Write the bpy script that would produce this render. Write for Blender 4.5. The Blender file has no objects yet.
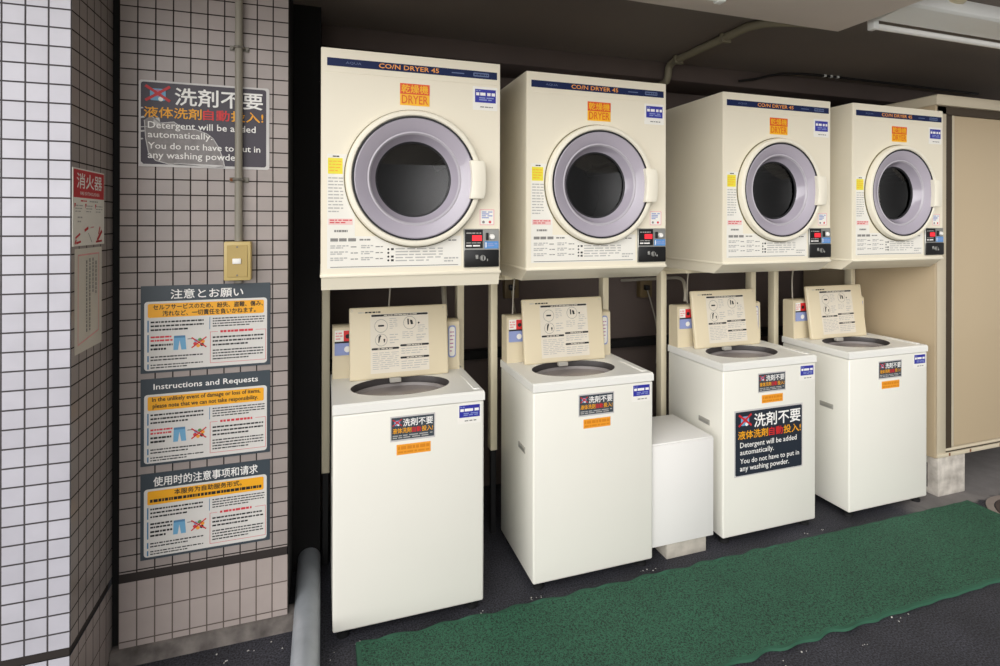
import bpy, bmesh, math, random
from mathutils import Vector, Matrix
random.seed(7)
SC = bpy.context.scene
COL = SC.collection
PI = math.pi

# ------------------------------------------------------------------ camera
CAM_H = 1.4169
cd = bpy.data.cameras.new('camera')
cd.sensor_width = 36.0
cd.lens = 539.56 * 36.0 / 1000.0
cd.shift_y = -(333 - 222.66) / 1000.0
cd.clip_start = 0.02
cam = bpy.data.objects.new('camera', cd)
COL.objects.link(cam)
cam.matrix_world = (Matrix.Translation((0, 0, CAM_H)) @ Matrix.Rotation(-0.3182, 4, 'Z')
                    @ Matrix.Rotation(PI / 2, 4, 'X') @ Matrix.Rotation(0.002, 4, 'Z'))
SC.camera = cam

# ------------------------------------------------------------------ light
vs = SC.view_settings
vs.view_transform = 'Standard'
vs.look = 'None'
vs.gamma = 1.0
vs.use_curve_mapping = False
vs.exposure = 0.74

w = bpy.data.worlds.new('sky')
SC.world = w
w.use_nodes = True
# overcast street sky, brightest towards the open end of the street (left, behind the camera)
_nt = w.node_tree
bg = _nt.nodes['Background']
_tc = _nt.nodes.new('ShaderNodeTexCoord')
_dot = _nt.nodes.new('ShaderNodeVectorMath')
_dot.operation = 'DOT_PRODUCT'
SKY_DIR = Vector((-.68, -.70, .26)).normalized()
_dot.inputs[1].default_value = SKY_DIR
_nt.links.new(_tc.outputs['Generated'], _dot.inputs[0])


def _m(op, a, b_):
    n = _nt.nodes.new('ShaderNodeMath')
    n.operation = op
    for k, v in enumerate((a, b_)):
        if isinstance(v, (int, float)):
            n.inputs[k].default_value = v
        else:
            _nt.links.new(v, n.inputs[k])
    return n.outputs[0]


SKY_PEAK, SKY_BASE, SKY_POW = 2.5, .17, 3.0
_nt.links.new(_m('ADD', _m('MULTIPLY', _m('POWER', _m('MAXIMUM', _dot.outputs['Value'], 0.0), SKY_POW), SKY_PEAK), SKY_BASE), bg.inputs[1])
bg.inputs[0].default_value = (1.0, .984, .968, 1)


# ------------------------------------------------------------------ materials
def lin(h):
    h = h.lstrip('#')
    c = [int(h[i:i + 2], 16) / 255 for i in (0, 2, 4)]
    return [(x / 12.92 if x <= .04045 else ((x + .055) / 1.055) ** 2.4) for x in c] + [1.0]


MATS = {}


def M(name, hexa, rough=.5, metal=0.0, var=.06, scale=6.0, spec=.5, bump=0.0, bscale=60, emit=None, coat=0.0):
    """Principled material with a gentle procedural variation of its colour"""
    m = bpy.data.materials.new(name)
    m.use_nodes = True
    nt = m.node_tree
    b = nt.nodes['Principled BSDF']
    b.inputs['Roughness'].default_value = rough
    b.inputs['Metallic'].default_value = metal
    b.inputs['Specular IOR Level'].default_value = spec
    b.inputs['Coat Weight'].default_value = coat
    c = lin(hexa)
    tc = nt.nodes.new('ShaderNodeTexCoord')
    nz = nt.nodes.new('ShaderNodeTexNoise')
    nz.inputs['Scale'].default_value = scale
    nz.inputs['Detail'].default_value = 4
    nt.links.new(tc.outputs['Object'], nz.inputs['Vector'])
    mx = nt.nodes.new('ShaderNodeMix')
    mx.data_type = 'RGBA'
    mx.inputs[6].default_value = [x * (1 - var) for x in c[:3]] + [1]
    mx.inputs[7].default_value = [min(1, x * (1 + var)) for x in c[:3]] + [1]
    nt.links.new(nz.outputs['Fac'], mx.inputs[0])
    nt.links.new(mx.outputs[2], b.inputs['Base Color'])
    if bump:
        n2 = nt.nodes.new('ShaderNodeTexNoise')
        n2.inputs['Scale'].default_value = bscale
        n2.inputs['Detail'].default_value = 6
        nt.links.new(tc.outputs['Object'], n2.inputs['Vector'])
        bp = nt.nodes.new('ShaderNodeBump')
        bp.inputs['Strength'].default_value = bump
        bp.inputs['Distance'].default_value = .01
        nt.links.new(n2.outputs['Fac'], bp.inputs['Height'])
        nt.links.new(bp.outputs[0], b.inputs['Normal'])
    if emit:
        b.inputs['Emission Color'].default_value = c
        b.inputs['Emission Strength'].default_value = emit
    MATS[name] = m
    return m


M('washer_white', 'EDEBE1', .35, var=.015, coat=.25)
M('washer_rim', 'EEEDE7', .35, var=.015)
M('dryer_cream', 'EDE5D0', .35, var=.02, coat=.25)
M('door_cream', 'F0EAD8', .35, var=.01)
M('lid_cream', 'DDD0B2', .4, var=.02)
M('stand_cream', 'E2D8BC', .45, var=.04)
M('window_grey', 'ACA5B1', .2, var=.03, coat=.8)
M('window_rim', 'B9B4BC', .25, var=.03)
M('gasket_black', '17171C', .5)
M('gap_shade_olive', '6E6645', .6)
M('drum_steel', '0B0B0C', .35, metal=.6)
M('black_plastic', '121214', .35)
M('silver', 'A8A8A4', .3, metal=.6)
M('button_white', 'F4F2EC', .3)
M('label_blue', '5E93CE', .4)
M('led_red', 'D8202A', .4, emit=.9)
M('navy', '14234F', .5, spec=.25)
M('navy_text', '5D6C92', .4)
M('coin_orange', 'F3A24A', .4)
M('notice_white', 'DAD7D2', .5, var=.02)
M('paper_white', 'F1EEE6', .5, var=.02)
M('paper_grey', 'ECE9E0', .5, var=.03)
M('ink_grey', '85837F', .6)
M('ink_light', 'B4B2AE', .6)
M('ink_black', '1B1B1D', .6)
M('ink_red', 'D23A44', .6)
M('ink_pink', 'E9A6A4', .6)
M('pink_pale', 'EBC9C4', .6)
M('sticker_red', 'E2551C', .4)
M('sticker_yellow', 'F6B91E', .4)
M('sticker_orange_text', 'E26A10', .4)
M('orange', 'F0A02E', .4)
M('orange_dark', 'D9861C', .4)
M('yellow_label', 'E9DB3C', .5)
M('cobalt', '2B2F9E', .4)
M('cobalt_light', '8F9CCB', .4)
M('sign_dark', '262D38', .5, spec=.3)
M('sign_slate', '3C464E', .4)
M('sign_purple', '39323E', .45)
M('sign_worn', '8B8685', .6, var=.35, scale=55)
M('film_white', 'C9C6C4', .4, var=.1, scale=30)
M('text_white', 'F4F2EE', .5)
M('text_amber', 'F2A91C', .5)
M('text_red', 'D62A2C', .5)
M('amber', 'F5AE1E', .4)
M('icon_blue', '6FA8CC', .5)
M('icon_jeans', '4C7FA6', .5)
M('icon_red', 'C8262E', .5)
M('icon_green', '5E8F4A', .5)
M('icon_pink', 'B87AA0', .5)
M('sheet', 'E0D8C8', .5)
M('foot_rubber', '0C0C0E', .7)
M('tub_dark', '403C3C', .4)
M('tub_ring', '8B8583', .35)
M('tub_steel', 'BDB5B3', .25, metal=.5)
M('vent_grey', 'A9A69E', .5)
M('galvanised', 'A9AEB4', .4, metal=.25, var=.22, scale=14, bump=.08, bscale=40)
M('conduit_grey', '8C877A', .5, var=.1)
M('clamp', '7F7B72', .5, metal=.4, var=.2, scale=30)
M('rust', '7A4A2A', .8, var=.25, scale=60)
M('switch_cream', 'C9B274', .4)
M('switch_face', 'B79E5E', .4)
M('joint_black', '060606', .8)
M('band_dark', '2C2522', .6)
M('flat_black', '0B0909', .9)  # near-black; on the recess block it carries the shade as colour
M('wall_brown', '5E524D', .85, var=.1)
M('ceiling_dark', '8A8079', .9, var=.08, scale=2)
M('beam_grey', 'DCD2CB', .85, var=.06, scale=3)
M('conduit_beige', '8F8872', .5)
M('cable_black', '161313', .6)
M('cord_grey', 'A29C8F', .5)
M('outlet_brown', '6B5A3C', .5)
M('lamp_white', 'E6E8E6', .4, var=.02)
M('lamp_tube', 'F2F1EE', .25, var=.01)
M('shed_beige', 'B9A78A', .35, var=.03, scale=2, coat=.2)
M('shed_frame', 'C6BBA4', .4, var=.04)
M('shed_groove', '3E3325', .6)
M('box_white', 'ECEAE6', .4, var=.015)
M('notice_paper', 'D6D1C6', .7, var=.05)
M('litter', 'C4C2BC', .7)
M('iron', '5A4E4A', .55, metal=.5, var=.2, scale=30)
M('iron_ring', '8A7F78', .7, var=.15, scale=30)
M('mat_edge', '2A5843', .8, var=.1, scale=30)


def tile_material(name, c1, c2, mortar, bw, bh, msize):
    m = bpy.data.materials.new(name)
    m.use_nodes = True
    nt = m.node_tree
    b = nt.nodes['Principled BSDF']
    uv = nt.nodes.new('ShaderNodeUVMap')
    br = nt.nodes.new('ShaderNodeTexBrick')
    br.offset, br.squash = 0.0, 1.0
    br.inputs['Scale'].default_value = 1.0
    br.inputs['Brick Width'].default_value = bw
    br.inputs['Row Height'].default_value = bh
    br.inputs['Mortar Size'].default_value = msize
    br.inputs['Mortar Smooth'].default_value = .25
    br.inputs['Bias'].default_value = 0
    br.inputs['Color1'].default_value = lin(c1)
    br.inputs['Color2'].default_value = lin(c2)
    br.inputs['Mortar'].default_value = lin(mortar)
    nt.links.new(uv.outputs[0], br.inputs['Vector'])
    nz = nt.nodes.new('ShaderNodeTexNoise')
    nz.inputs['Scale'].default_value = 9
    nz.inputs['Detail'].default_value = 6
    nt.links.new(uv.outputs[0], nz.inputs['Vector'])
    hs = nt.nodes.new('ShaderNodeMix')
    hs.data_type = 'RGBA'
    hs.blend_type = 'MULTIPLY'
    hs.inputs[0].default_value = .25
    nt.links.new(br.outputs['Color'], hs.inputs[6])
    nt.links.new(nz.outputs['Fac'], hs.inputs[7])
    nt.links.new(hs.outputs[2], b.inputs['Base Color'])
    mr = nt.nodes.new('ShaderNodeMapRange')
    mr.inputs[3].default_value, mr.inputs[4].default_value = .3, .9
    nt.links.new(br.outputs['Fac'], mr.inputs[0])
    nt.links.new(mr.outputs[0], b.inputs['Roughness'])
    bp = nt.nodes.new('ShaderNodeBump')
    bp.invert = True
    bp.inputs['Strength'].default_value = .5
    bp.inputs['Distance'].default_value = .003
    nt.links.new(br.outputs['Fac'], bp.inputs['Height'])
    nt.links.new(bp.outputs[0], b.inputs['Normal'])
    MATS[name] = m


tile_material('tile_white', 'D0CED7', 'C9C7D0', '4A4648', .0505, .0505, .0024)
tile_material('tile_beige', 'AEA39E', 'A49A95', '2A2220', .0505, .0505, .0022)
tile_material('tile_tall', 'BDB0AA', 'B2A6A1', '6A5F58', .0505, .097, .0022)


def floor_material():
    m = bpy.data.materials.new('asphalt')
    m.use_nodes = True
    nt = m.node_tree
    N, L = nt.nodes, nt.links
    b = N['Principled BSDF']
    geo = N.new('ShaderNodeNewGeometry')
    n1 = N.new('ShaderNodeTexNoise')
    n1.inputs['Scale'].default_value = 170
    n1.inputs['Detail'].default_value = 3
    n2 = N.new('ShaderNodeTexNoise')
    n2.inputs['Scale'].default_value = 3.5
    n2.inputs['Detail'].default_value = 8
    n3 = N.new('ShaderNodeTexNoise')
    n3.inputs['Scale'].default_value = 14
    n3.inputs['Detail'].default_value = 8
    for n in (n1, n2, n3):
        L.new(geo.outputs['Position'], n.inputs['Vector'])
    r1 = N.new('ShaderNodeValToRGB')
    r1.color_ramp.elements[0].position, r1.color_ramp.elements[0].color = .35, lin('141418')
    r1.color_ramp.elements[1].position, r1.color_ramp.elements[1].color = .72, lin('4B4B53')
    L.new(n1.outputs['Fac'], r1.inputs[0])
    r2 = N.new('ShaderNodeValToRGB')
    r2.color_ramp.elements[0].position, r2.color_ramp.elements[0].color = .3, (.62, .62, .64, 1)
    r2.color_ramp.elements[1].position, r2.color_ramp.elements[1].color = .75, (1.35, 1.35, 1.4, 1)
    L.new(n2.outputs['Fac'], r2.inputs[0])
    mul = N.new('ShaderNodeMix')
    mul.data_type, mul.blend_type = 'RGBA', 'MULTIPLY'
    mul.inputs[0].default_value = 1
    L.new(r1.outputs[0], mul.inputs[6])
    L.new(r2.outputs[0], mul.inputs[7])
    # pale worn concrete strip in front of and under the storage shed
    sep = N.new('ShaderNodeSeparateXYZ')
    L.new(geo.outputs['Position'], sep.inputs[0])

    def math_(op, a, bb):
        n = N.new('ShaderNodeMath')
        n.operation = op
        for i, v in enumerate((a, bb)):
            if isinstance(v, (int, float)):
                n.inputs[i].default_value = v
            else:
                L.new(v, n.inputs[i])
        return n.outputs[0]
    jit = math_('MULTIPLY', math_('SUBTRACT', n3.outputs['Fac'], .5), .12)
    yy = math_('ADD', sep.outputs['Y'], jit)
    xx = math_('ADD', sep.outputs['X'], jit)

    def step(v, a, bb):
        n = N.new('ShaderNodeMapRange')
        n.inputs[1].default_value, n.inputs[2].default_value = a, bb
        L.new(v, n.inputs[0])
        return n.outputs[0]
    mask = math_('MULTIPLY', step(yy, 1.845, 1.87), step(xx, 2.70, 2.85))
    mask = math_('MULTIPLY', mask, .8)
    conc = N.new('ShaderNodeValToRGB')
    conc.color_ramp.elements[0].color = lin('6F6A67')
    conc.color_ramp.elements[1].color = lin('918C89')
    L.new(n3.outputs['Fac'], conc.inputs[0])
    mx = N.new('ShaderNodeMix')
    mx.data_type = 'RGBA'
    L.new(mask, mx.inputs[0])
    L.new(mul.outputs[2], mx.inputs[6])
    L.new(conc.outputs[0], mx.inputs[7])
    L.new(mx.outputs[2], b.inputs['Base Color'])
    b.inputs['Roughness'].default_value = .75
    bp = N.new('ShaderNodeBump')
    bp.inputs['Strength'].default_value = .5
    bp.inputs['Distance'].default_value = .004
    L.new(n1.outputs['Fac'], bp.inputs['Height'])
    L.new(bp.outputs[0], b.inputs['Normal'])
    MATS['asphalt'] = m


floor_material()


def concrete(name, c1, c2):
    m = bpy.data.materials.new(name)
    m.use_nodes = True
    nt = m.node_tree
    N, L = nt.nodes, nt.links
    b = N['Principled BSDF']
    tc = N.new('ShaderNodeTexCoord')
    n = N.new('ShaderNodeTexNoise')
    n.inputs['Scale'].default_value = 18
    n.inputs['Detail'].default_value = 9
    L.new(tc.outputs['Object'], n.inputs['Vector'])
    r = N.new('ShaderNodeValToRGB')
    r.color_ramp.elements[0].position, r.color_ramp.elements[0].color = .3, lin(c1)
    r.color_ramp.elements[1].position, r.color_ramp.elements[1].color = .65, lin(c2)
    L.new(n.outputs['Fac'], r.inputs[0])
    L.new(r.outputs[0], b.inputs['Base Color'])
    b.inputs['Roughness'].default_value = .85
    bp = N.new('ShaderNodeBump')
    bp.inputs['Strength'].default_value = .35
    bp.inputs['Distance'].default_value = .004
    L.new(n.outputs['Fac'], bp.inputs['Height'])
    L.new(bp.outputs[0], b.inputs['Normal'])
    MATS[name] = m


concrete('concrete_pale', '9E978E', 'CFC8BE')
concrete('concrete_block', 'A59F94', 'C2BBAF')
concrete('concrete_curb', '4A4441', '77706B')


def mat_material():
    m = bpy.data.materials.new('mat_green')
    m.use_nodes = True
    nt = m.node_tree
    N, L = nt.nodes, nt.links
    b = N['Principled BSDF']
    geo = N.new('ShaderNodeNewGeometry')
    v = N.new('ShaderNodeTexNoise')
    v.inputs['Scale'].default_value = 185
    v.inputs['Detail'].default_value = 2
    v.inputs['Distortion'].default_value = 1.2
    L.new(geo.outputs['Position'], v.inputs['Vector'])
    n2 = N.new('ShaderNodeTexNoise')
    n2.inputs['Scale'].default_value = 6
    L.new(geo.outputs['Position'], n2.inputs['Vector'])
    r = N.new('ShaderNodeValToRGB')
    e = r.color_ramp.elements
    e[0].position, e[0].color = .38, lin('0D2B20')
    e[1].position, e[1].color = .58, lin('38785A')
    L.new(v.outputs['Fac'], r.inputs[0])
    mx = N.new('ShaderNodeMix')
    mx.data_type, mx.blend_type = 'RGBA', 'MULTIPLY'
    mx.inputs[0].default_value = .35
    L.new(r.outputs[0], mx.inputs[6])
    L.new(n2.outputs['Fac'], mx.inputs[7])
    L.new(mx.outputs[2], b.inputs['Base Color'])
    b.inputs['Roughness'].default_value = .7
    bp = N.new('ShaderNodeBump')
    bp.inputs['Strength'].default_value = .9
    bp.inputs['Distance'].default_value = .006
    L.new(v.outputs['Fac'], bp.inputs['Height'])
    L.new(bp.outputs[0], b.inputs['Normal'])
    MATS['mat_green'] = m


mat_material()


def glass_material():
    m = bpy.data.materials.new('door_glass')
    m.use_nodes = True
    b = m.node_tree.nodes['Principled BSDF']
    b.inputs['Base Color'].default_value = (.55, .55, .57, 1)
    b.inputs['Roughness'].default_value = .02
    b.inputs['IOR'].default_value = 1.42
    b.inputs['Transmission Weight'].default_value = 1.0
    MATS['door_glass'] = m


glass_material()


def drum_material():
    m = bpy.data.materials.new('drum_perforated')
    m.use_nodes = True
    nt = m.node_tree
    N, L = nt.nodes, nt.links
    b = N['Principled BSDF']
    tc = N.new('ShaderNodeTexCoord')
    v = N.new('ShaderNodeTexVoronoi')
    v.inputs['Scale'].default_value = 45
    v.inputs['Randomness'].default_value = 0
    L.new(tc.outputs['Object'], v.inputs['Vector'])
    r = N.new('ShaderNodeValToRGB')
    r.color_ramp.elements[0].position, r.color_ramp.elements[0].color = .2, (.004, .004, .004, 1)
    r.color_ramp.elements[1].position, r.color_ramp.elements[1].color = .28, lin('1A1918')
    L.new(v.outputs['Distance'], r.inputs[0])
    L.new(r.outputs[0], b.inputs['Base Color'])
    b.inputs['Metallic'].default_value = .5
    b.inputs['Roughness'].default_value = .35
    MATS['drum_perforated'] = m


drum_material()


# ------------------------------------------------------------------ mesh building
class MB:
    def __init__(self):
        self.bm = bmesh.new()
        self.mats = []

    def mi(self, mat):
        if mat not in self.mats:
            self.mats.append(mat)
        return self.mats.index(mat)

    def face(self, pts, mat, smooth=False):
        vs_ = [self.bm.verts.new(p) for p in pts]
        f = self.bm.faces.new(vs_)
        f.material_index = self.mi(mat)
        f.smooth = smooth
        return f

    def absorb(self, b2, mat, smooth=False, mtx=None):
        mp = {}
        for v in b2.verts:
            mp[v] = self.bm.verts.new(mtx @ v.co if mtx else v.co)
        i = self.mi(mat)
        for f in b2.faces:
            try:
                g = self.bm.faces.new([mp[v] for v in f.verts])
            except ValueError:
                continue
            g.material_index = i
            g.smooth = smooth
        b2.free()

    def box(self, lo, hi, mat, bev=0.0, seg=2, mtx=None):
        b2 = bmesh.new()
        bmesh.ops.create_cube(b2, size=1)
        lo, hi = Vector(lo), Vector(hi)
        for v in b2.verts:
            v.co = Vector(((lo[i] + hi[i]) / 2 + v.co[i] * (hi[i] - lo[i])) for i in range(3))
        if bev:
            bmesh.ops.bevel(b2, geom=b2.edges[:], offset=bev, segments=seg, profile=.5, affect='EDGES')
        self.absorb(b2, mat, bev > 0 and seg > 1, mtx)

    def prism(self, poly, axis, a, b, mat, bev=0.0):
        """extrude a 2-D outline along an axis ('x','y','z')"""
        def P(u, v, t):
            return {'x': (t, u, v), 'y': (u, t, v), 'z': (u, v, t)}[axis]
        b2 = bmesh.new()
        A = [b2.verts.new(P(u, v, a)) for u, v in poly]
        B = [b2.verts.new(P(u, v, b)) for u, v in poly]
        n = len(poly)
        b2.faces.new(A)
        b2.faces.new(B)
        for i in range(n):
            b2.faces.new((A[i], A[(i + 1) % n], B[(i + 1) % n], B[i]))
        bmesh.ops.recalc_face_normals(b2, faces=b2.faces[:])
        if bev:
            bmesh.ops.bevel(b2, geom=b2.edges[:], offset=bev, segments=2, profile=.5, affect='EDGES')
        self.absorb(b2, mat)

    def tube(self, pts, r, mat, n=12, cap=True):
        pts = [Vector(p) for p in pts]
        b2 = bmesh.new()
        rings = []
        ref = None
        for i, p in enumerate(pts):
            d = (pts[min(i + 1, len(pts) - 1)] - pts[max(i - 1, 0)]).normalized()
            if ref is None:
                ref = Vector((0, 0, 1)) if abs(d.z) < .9 else Vector((1, 0, 0))
            s = d.cross(ref).normalized()
            u = s.cross(d).normalized()
            ref = u
            rr = r[i] if isinstance(r, (list, tuple)) else r
            rings.append([b2.verts.new(p + s * rr * math.cos(2 * PI * k / n) + u * rr * math.sin(2 * PI * k / n))
                          for k in range(n)])
        for a, b in zip(rings, rings[1:]):
            for k in range(n):
                b2.faces.new((a[k], a[(k + 1) % n], b[(k + 1) % n], b[k]))
        if cap:
            b2.faces.new(rings[0][::-1])
            b2.faces.new(rings[-1])
        self.absorb(b2, mat, True)

    def lathe(self, prof, c, mat, n=64, sx=1.0, sy=1.0, axis='y', closed=False):
        """turn a profile (radius, offset) about the Y axis (or Z) through c"""
        b2 = bmesh.new()
        rings = []
        for r, t in prof:
            ring = []
            for k in range(n):
                a = 2 * PI * k / n
                u, v = r * sx * math.cos(a), r * sy * math.sin(a)
                p = (c[0] + u, c[1] + t, c[2] + v) if axis == 'y' else (c[0] + u, c[1] + v, c[2] + t)
                ring.append(b2.verts.new(p))
            rings.append(ring)
        prs = list(zip(rings, rings[1:]))
        if closed:
            prs.append((rings[-1], rings[0]))
        for a, b in prs:
            for k in range(n):
                b2.faces.new((a[k], a[(k + 1) % n], b[(k + 1) % n], b[k]))
        bmesh.ops.recalc_face_normals(b2, faces=b2.faces[:])
        self.absorb(b2, mat, True)

    def disc(self, r, c, t, mat, n=64, sx=1, sy=1, axis='y'):
        pts = []
        for k in range(n):
            a = 2 * PI * k / n
            u, v = r * sx * math.cos(a), r * sy * math.sin(a)
            pts.append((c[0] + u, c[1] + t, c[2] + v) if axis == 'y' else (c[0] + u, c[1] + v, c[2] + t))
        self.face(pts, mat)

    def holed(self, lo, hi, c, rx, ry, plane, mat, n=64):
        """flat rectangle with an elliptical hole; plane = function (u, v) -> point"""
        ang = sorted(set([2 * PI * k / n for k in range(n)] +
                         [math.atan2(v - c[1], u - c[0]) % (2 * PI) for u in (lo[0], hi[0]) for v in (lo[1], hi[1])]))
        inner, outer = [], []
        for a in ang:
            du, dv = math.cos(a), math.sin(a)
            inner.append(self.bm.verts.new(plane(c[0] + rx * du, c[1] + ry * dv)))
            ts = []
            if du > 1e-9: ts.append((hi[0] - c[0]) / du)
            if du < -1e-9: ts.append((lo[0] - c[0]) / du)
            if dv > 1e-9: ts.append((hi[1] - c[1]) / dv)
            if dv < -1e-9: ts.append((lo[1] - c[1]) / dv)
            t = min(ts)
            outer.append(self.bm.verts.new(plane(c[0] + t * du, c[1] + t * dv)))
        i = self.mi(mat)
        k = len(ang)
        for j in range(k):
            f = self.bm.faces.new((inner[j], outer[j], outer[(j + 1) % k], inner[(j + 1) % k]))
            f.material_index = i

    def build(self, name, parent=None, recalc=False, autosmooth=True):
        if recalc:
            bmesh.ops.recalc_face_normals(self.bm, faces=self.bm.faces[:])
        me = bpy.data.meshes.new(name)
        self.bm.to_mesh(me)
        self.bm.free()
        for m in self.mats:
            me.materials.append(MATS[m])
        if autosmooth:
            try:
                me.set_sharp_from_angle(angle=math.radians(40))
            except Exception:
                pass
        o = bpy.data.objects.new(name, me)
        COL.objects.link(o)
        if parent:
            o.parent = parent
        return o


TEXT_CACHE = {}


def text_polys(s, bold):
    """outline text as filled polygons, normalised to its own bounding box"""
    key = (s, bold)
    if key in TEXT_CACHE:
        return TEXT_CACHE[key]
    cu = bpy.data.curves.new('lettering', 'FONT')
    cu.body = s
    cu.offset = 0.0
    cu.resolution_u = 2
    o = bpy.data.objects.new('lettering', cu)
    COL.objects.link(o)
    bpy.context.view_layer.update()
    dg = bpy.context.evaluated_depsgraph_get()
    ev = o.evaluated_get(dg)
    me = ev.to_mesh()
    vs_ = [(v.co.x, v.co.y) for v in me.vertices]
    fs = [tuple(p.vertices) for p in me.polygons]
    ev.to_mesh_clear()
    bpy.data.objects.remove(o)
    bpy.data.curves.remove(cu)
    if vs_:
        x0, x1 = min(v[0] for v in vs_), max(v[0] for v in vs_)
        y0, y1 = min(v[1] for v in vs_), max(v[1] for v in vs_)
        vs_ = [((x - x0) / max(1e-6, x1 - x0), (y - y0) / max(1e-6, y1 - y0)) for x, y in vs_]
    TEXT_CACHE[key] = (vs_, fs)
    return TEXT_CACHE[key]


class Sheet(MB):
    """a printed flat thing: coordinates (u, v) in metres on a plane with origin O, axes U V, outward N"""

    def __init__(self, O, U=(1, 0, 0), V=(0, 0, 1), N=(0, -1, 0), mb=None):
        super().__init__()
        if mb:
            self.bm.free()
            self.bm, self.mats = mb.bm, mb.mats
        self.O, self.U, self.V, self.N = Vector(O), Vector(U), Vector(V), Vector(N)
        self.base = 0.0
        self.step = .0004

    def P(self, u, v, k):
        return self.O + self.U * u + self.V * v + self.N * (self.base + k * self.step)

    def poly(self, pts, mat, k=1):
        self.face([self.P(u, v, k) for u, v in pts], mat)

    def rect(self, u0, v0, u1, v1, mat, k=1):
        self.poly(((u0, v0), (u1, v0), (u1, v1), (u0, v1)), mat, k)

    def rr(self, u0, v0, u1, v1, r, mat, k=1):
        pts = []
        for cu, cv, a0 in ((u1 - r, v0 + r, -PI / 2), (u1 - r, v1 - r, 0), (u0 + r, v1 - r, PI / 2), (u0 + r, v0 + r, PI)):
            for j in range(5):
                a = a0 + PI / 2 * j / 4
                pts.append((cu + r * math.cos(a), cv + r * math.sin(a)))
        self.poly(pts, mat, k)

    def frame(self, u0, v0, u1, v1, t, mat, k=1):
        self.rect(u0, v0, u1, v0 + t, mat, k)
        self.rect(u0, v1 - t, u1, v1, mat, k)
        self.rect(u0, v0 + t, u0 + t, v1 - t, mat, k)
        self.rect(u1 - t, v0 + t, u1, v1 - t, mat, k)

    def slab(self, u0, v0, u1, v1, t, mat, r=0.0):
        """board with thickness t; later layers lie on its face"""
        if r:
            pts = []
            for cu, cv, a0 in ((u1 - r, v0 + r, -PI / 2), (u1 - r, v1 - r, 0), (u0 + r, v1 - r, PI / 2), (u0 + r, v0 + r, PI)):
                for j in range(5):
                    a = a0 + PI / 2 * j / 4
                    pts.append((cu + r * math.cos(a), cv + r * math.sin(a)))
        else:
            pts = [(u0, v0), (u1, v0), (u1, v1), (u0, v1)]
        A = [self.O + self.U * u + self.V * v for u, v in pts]
        B = [p + self.N * t for p in A]
        n = len(A)
        self.face(B, mat)
        for i in range(n):
            self.face((A[i], A[(i + 1) % n], B[(i + 1) % n], B[i]), mat)
        self.base = t

    def text(self, s, u0, v0, u1, v1, mat, k=2, bold=0.0):
        vs_, fs = text_polys(s, bold)
        i = self.mi(mat)
        e = (v1 - v0) * bold * .9
        for c, (du, dv) in enumerate(((0, 0),) if not bold else ((-e, 0), (e, 0), (0, e), (0, -e))):
            nv = [self.bm.verts.new(self.P(u0 + du + x * (u1 - u0), v0 + dv + y * (v1 - v0), k + c * .15)) for x, y in vs_]
            for f in fs:
                try:
                    g = self.bm.faces.new([nv[j] for j in f])
                    g.material_index = i
                except ValueError:
                    pass

    def line(self, a, b, t, mat, k=2):
        a, b = Vector(a), Vector(b)
        n = (b - a).normalized()
        n = Vector((-n.y, n.x)) * t / 2
        self.poly([tuple(a + n), tuple(a - n), tuple(b - n), tuple(b + n)], mat, k)

    def disc2(self, u, v, r, mat, k=2, n=16):
        self.poly([(u + r * math.cos(2 * PI * j / n), v + r * math.sin(2 * PI * j / n)) for j in range(n)], mat, k)

    def ring2(self, u, v, r, t, mat, k=2, n=20):
        for j in range(n):
            a, b = 2 * PI * j / n, 2 * PI * (j + 1) / n
            self.poly([(u + r * math.cos(a), v + r * math.sin(a)), (u + r * math.cos(b), v + r * math.sin(b)),
                       (u + (r - t) * math.cos(b), v + (r - t) * math.sin(b)),
                       (u + (r - t) * math.cos(a), v + (r - t) * math.sin(a))], mat, k)

    def dashes(self, u0, v0, u1, v1, rows, mat, k=2, fill=.55, word=.012, rnd=None, last=.7):
        """rows of print too small to read"""
        rnd = rnd or random
        h = (v1 - v0) / rows
        for r in range(rows):
            y1 = v1 - r * h - h * (1 - fill) / 2
            y0 = y1 - h * fill
            u = u0
            end = u1 if r < rows - 1 else u0 + (u1 - u0) * last
            while u < end - word * .3:
                wd = min(word * rnd.uniform(.5, 1.6), end - u)
                self.rect(u, y0, u + wd, y1, mat, k)
                u += wd + word * rnd.uniform(.15, .35)


def empty(name, loc, label, cat, group=None):
    o = bpy.data.objects.new(name, None)
    o.empty_display_size = .1
    COL.objects.link(o)
    o.location = loc
    return tag(o, label, cat, group)


def tag(o, label, cat, group=None, kind=None):
    o['label'] = label
    o['category'] = cat
    if group:
        o['group'] = group
    if kind:
        o['kind'] = kind
    return o


def struct(o):
    o['kind'] = 'structure'
    return o


def kids(o, idx):
    return [c for c in idx if c.parent == o]


def copy_tree(root, loc, label):
    allo = list(COL.objects)

    def rec(o, parent):
        c = o.copy()
        COL.objects.link(c)
        c.parent = parent
        for ch in kids(o, allo):
            rec(ch, c)
        return c
    r = rec(root, None)
    r.location = loc
    r['label'] = label
    return r


# ------------------------------------------------------------------ the setting
def uv_quad(mb, pts, uvs, mat):
    lay = mb.bm.loops.layers.uv.verify()
    f = mb.face(pts, mat)
    for l, uv in zip(f.loops, uvs):
        l[lay].uv = uv
    return f


fl = MB()
fl.box((-6, -.45, -.15), (8, 4.2, 0), 'asphalt')
struct(fl.build('floor'))
pv = MB()
pv.box((-6, -9, -.15), (8, -.455, -.002), 'concrete_block')  # unseen street ground, added pale to bounce light up under the ceiling
struct(pv.build('bounce_pavement'))

YA = 2.02      # tiled wall behind the notices
YL = 1.735     # face of the bright tiled pier
XF = -.64      # side face of the pier
TOP = 2.75
BZ0, BZ1 = .258, .287
PZ0, PZ1 = .252, .276
PU, PV = .0505, 1.96   # tile pitch and one joint height


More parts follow.
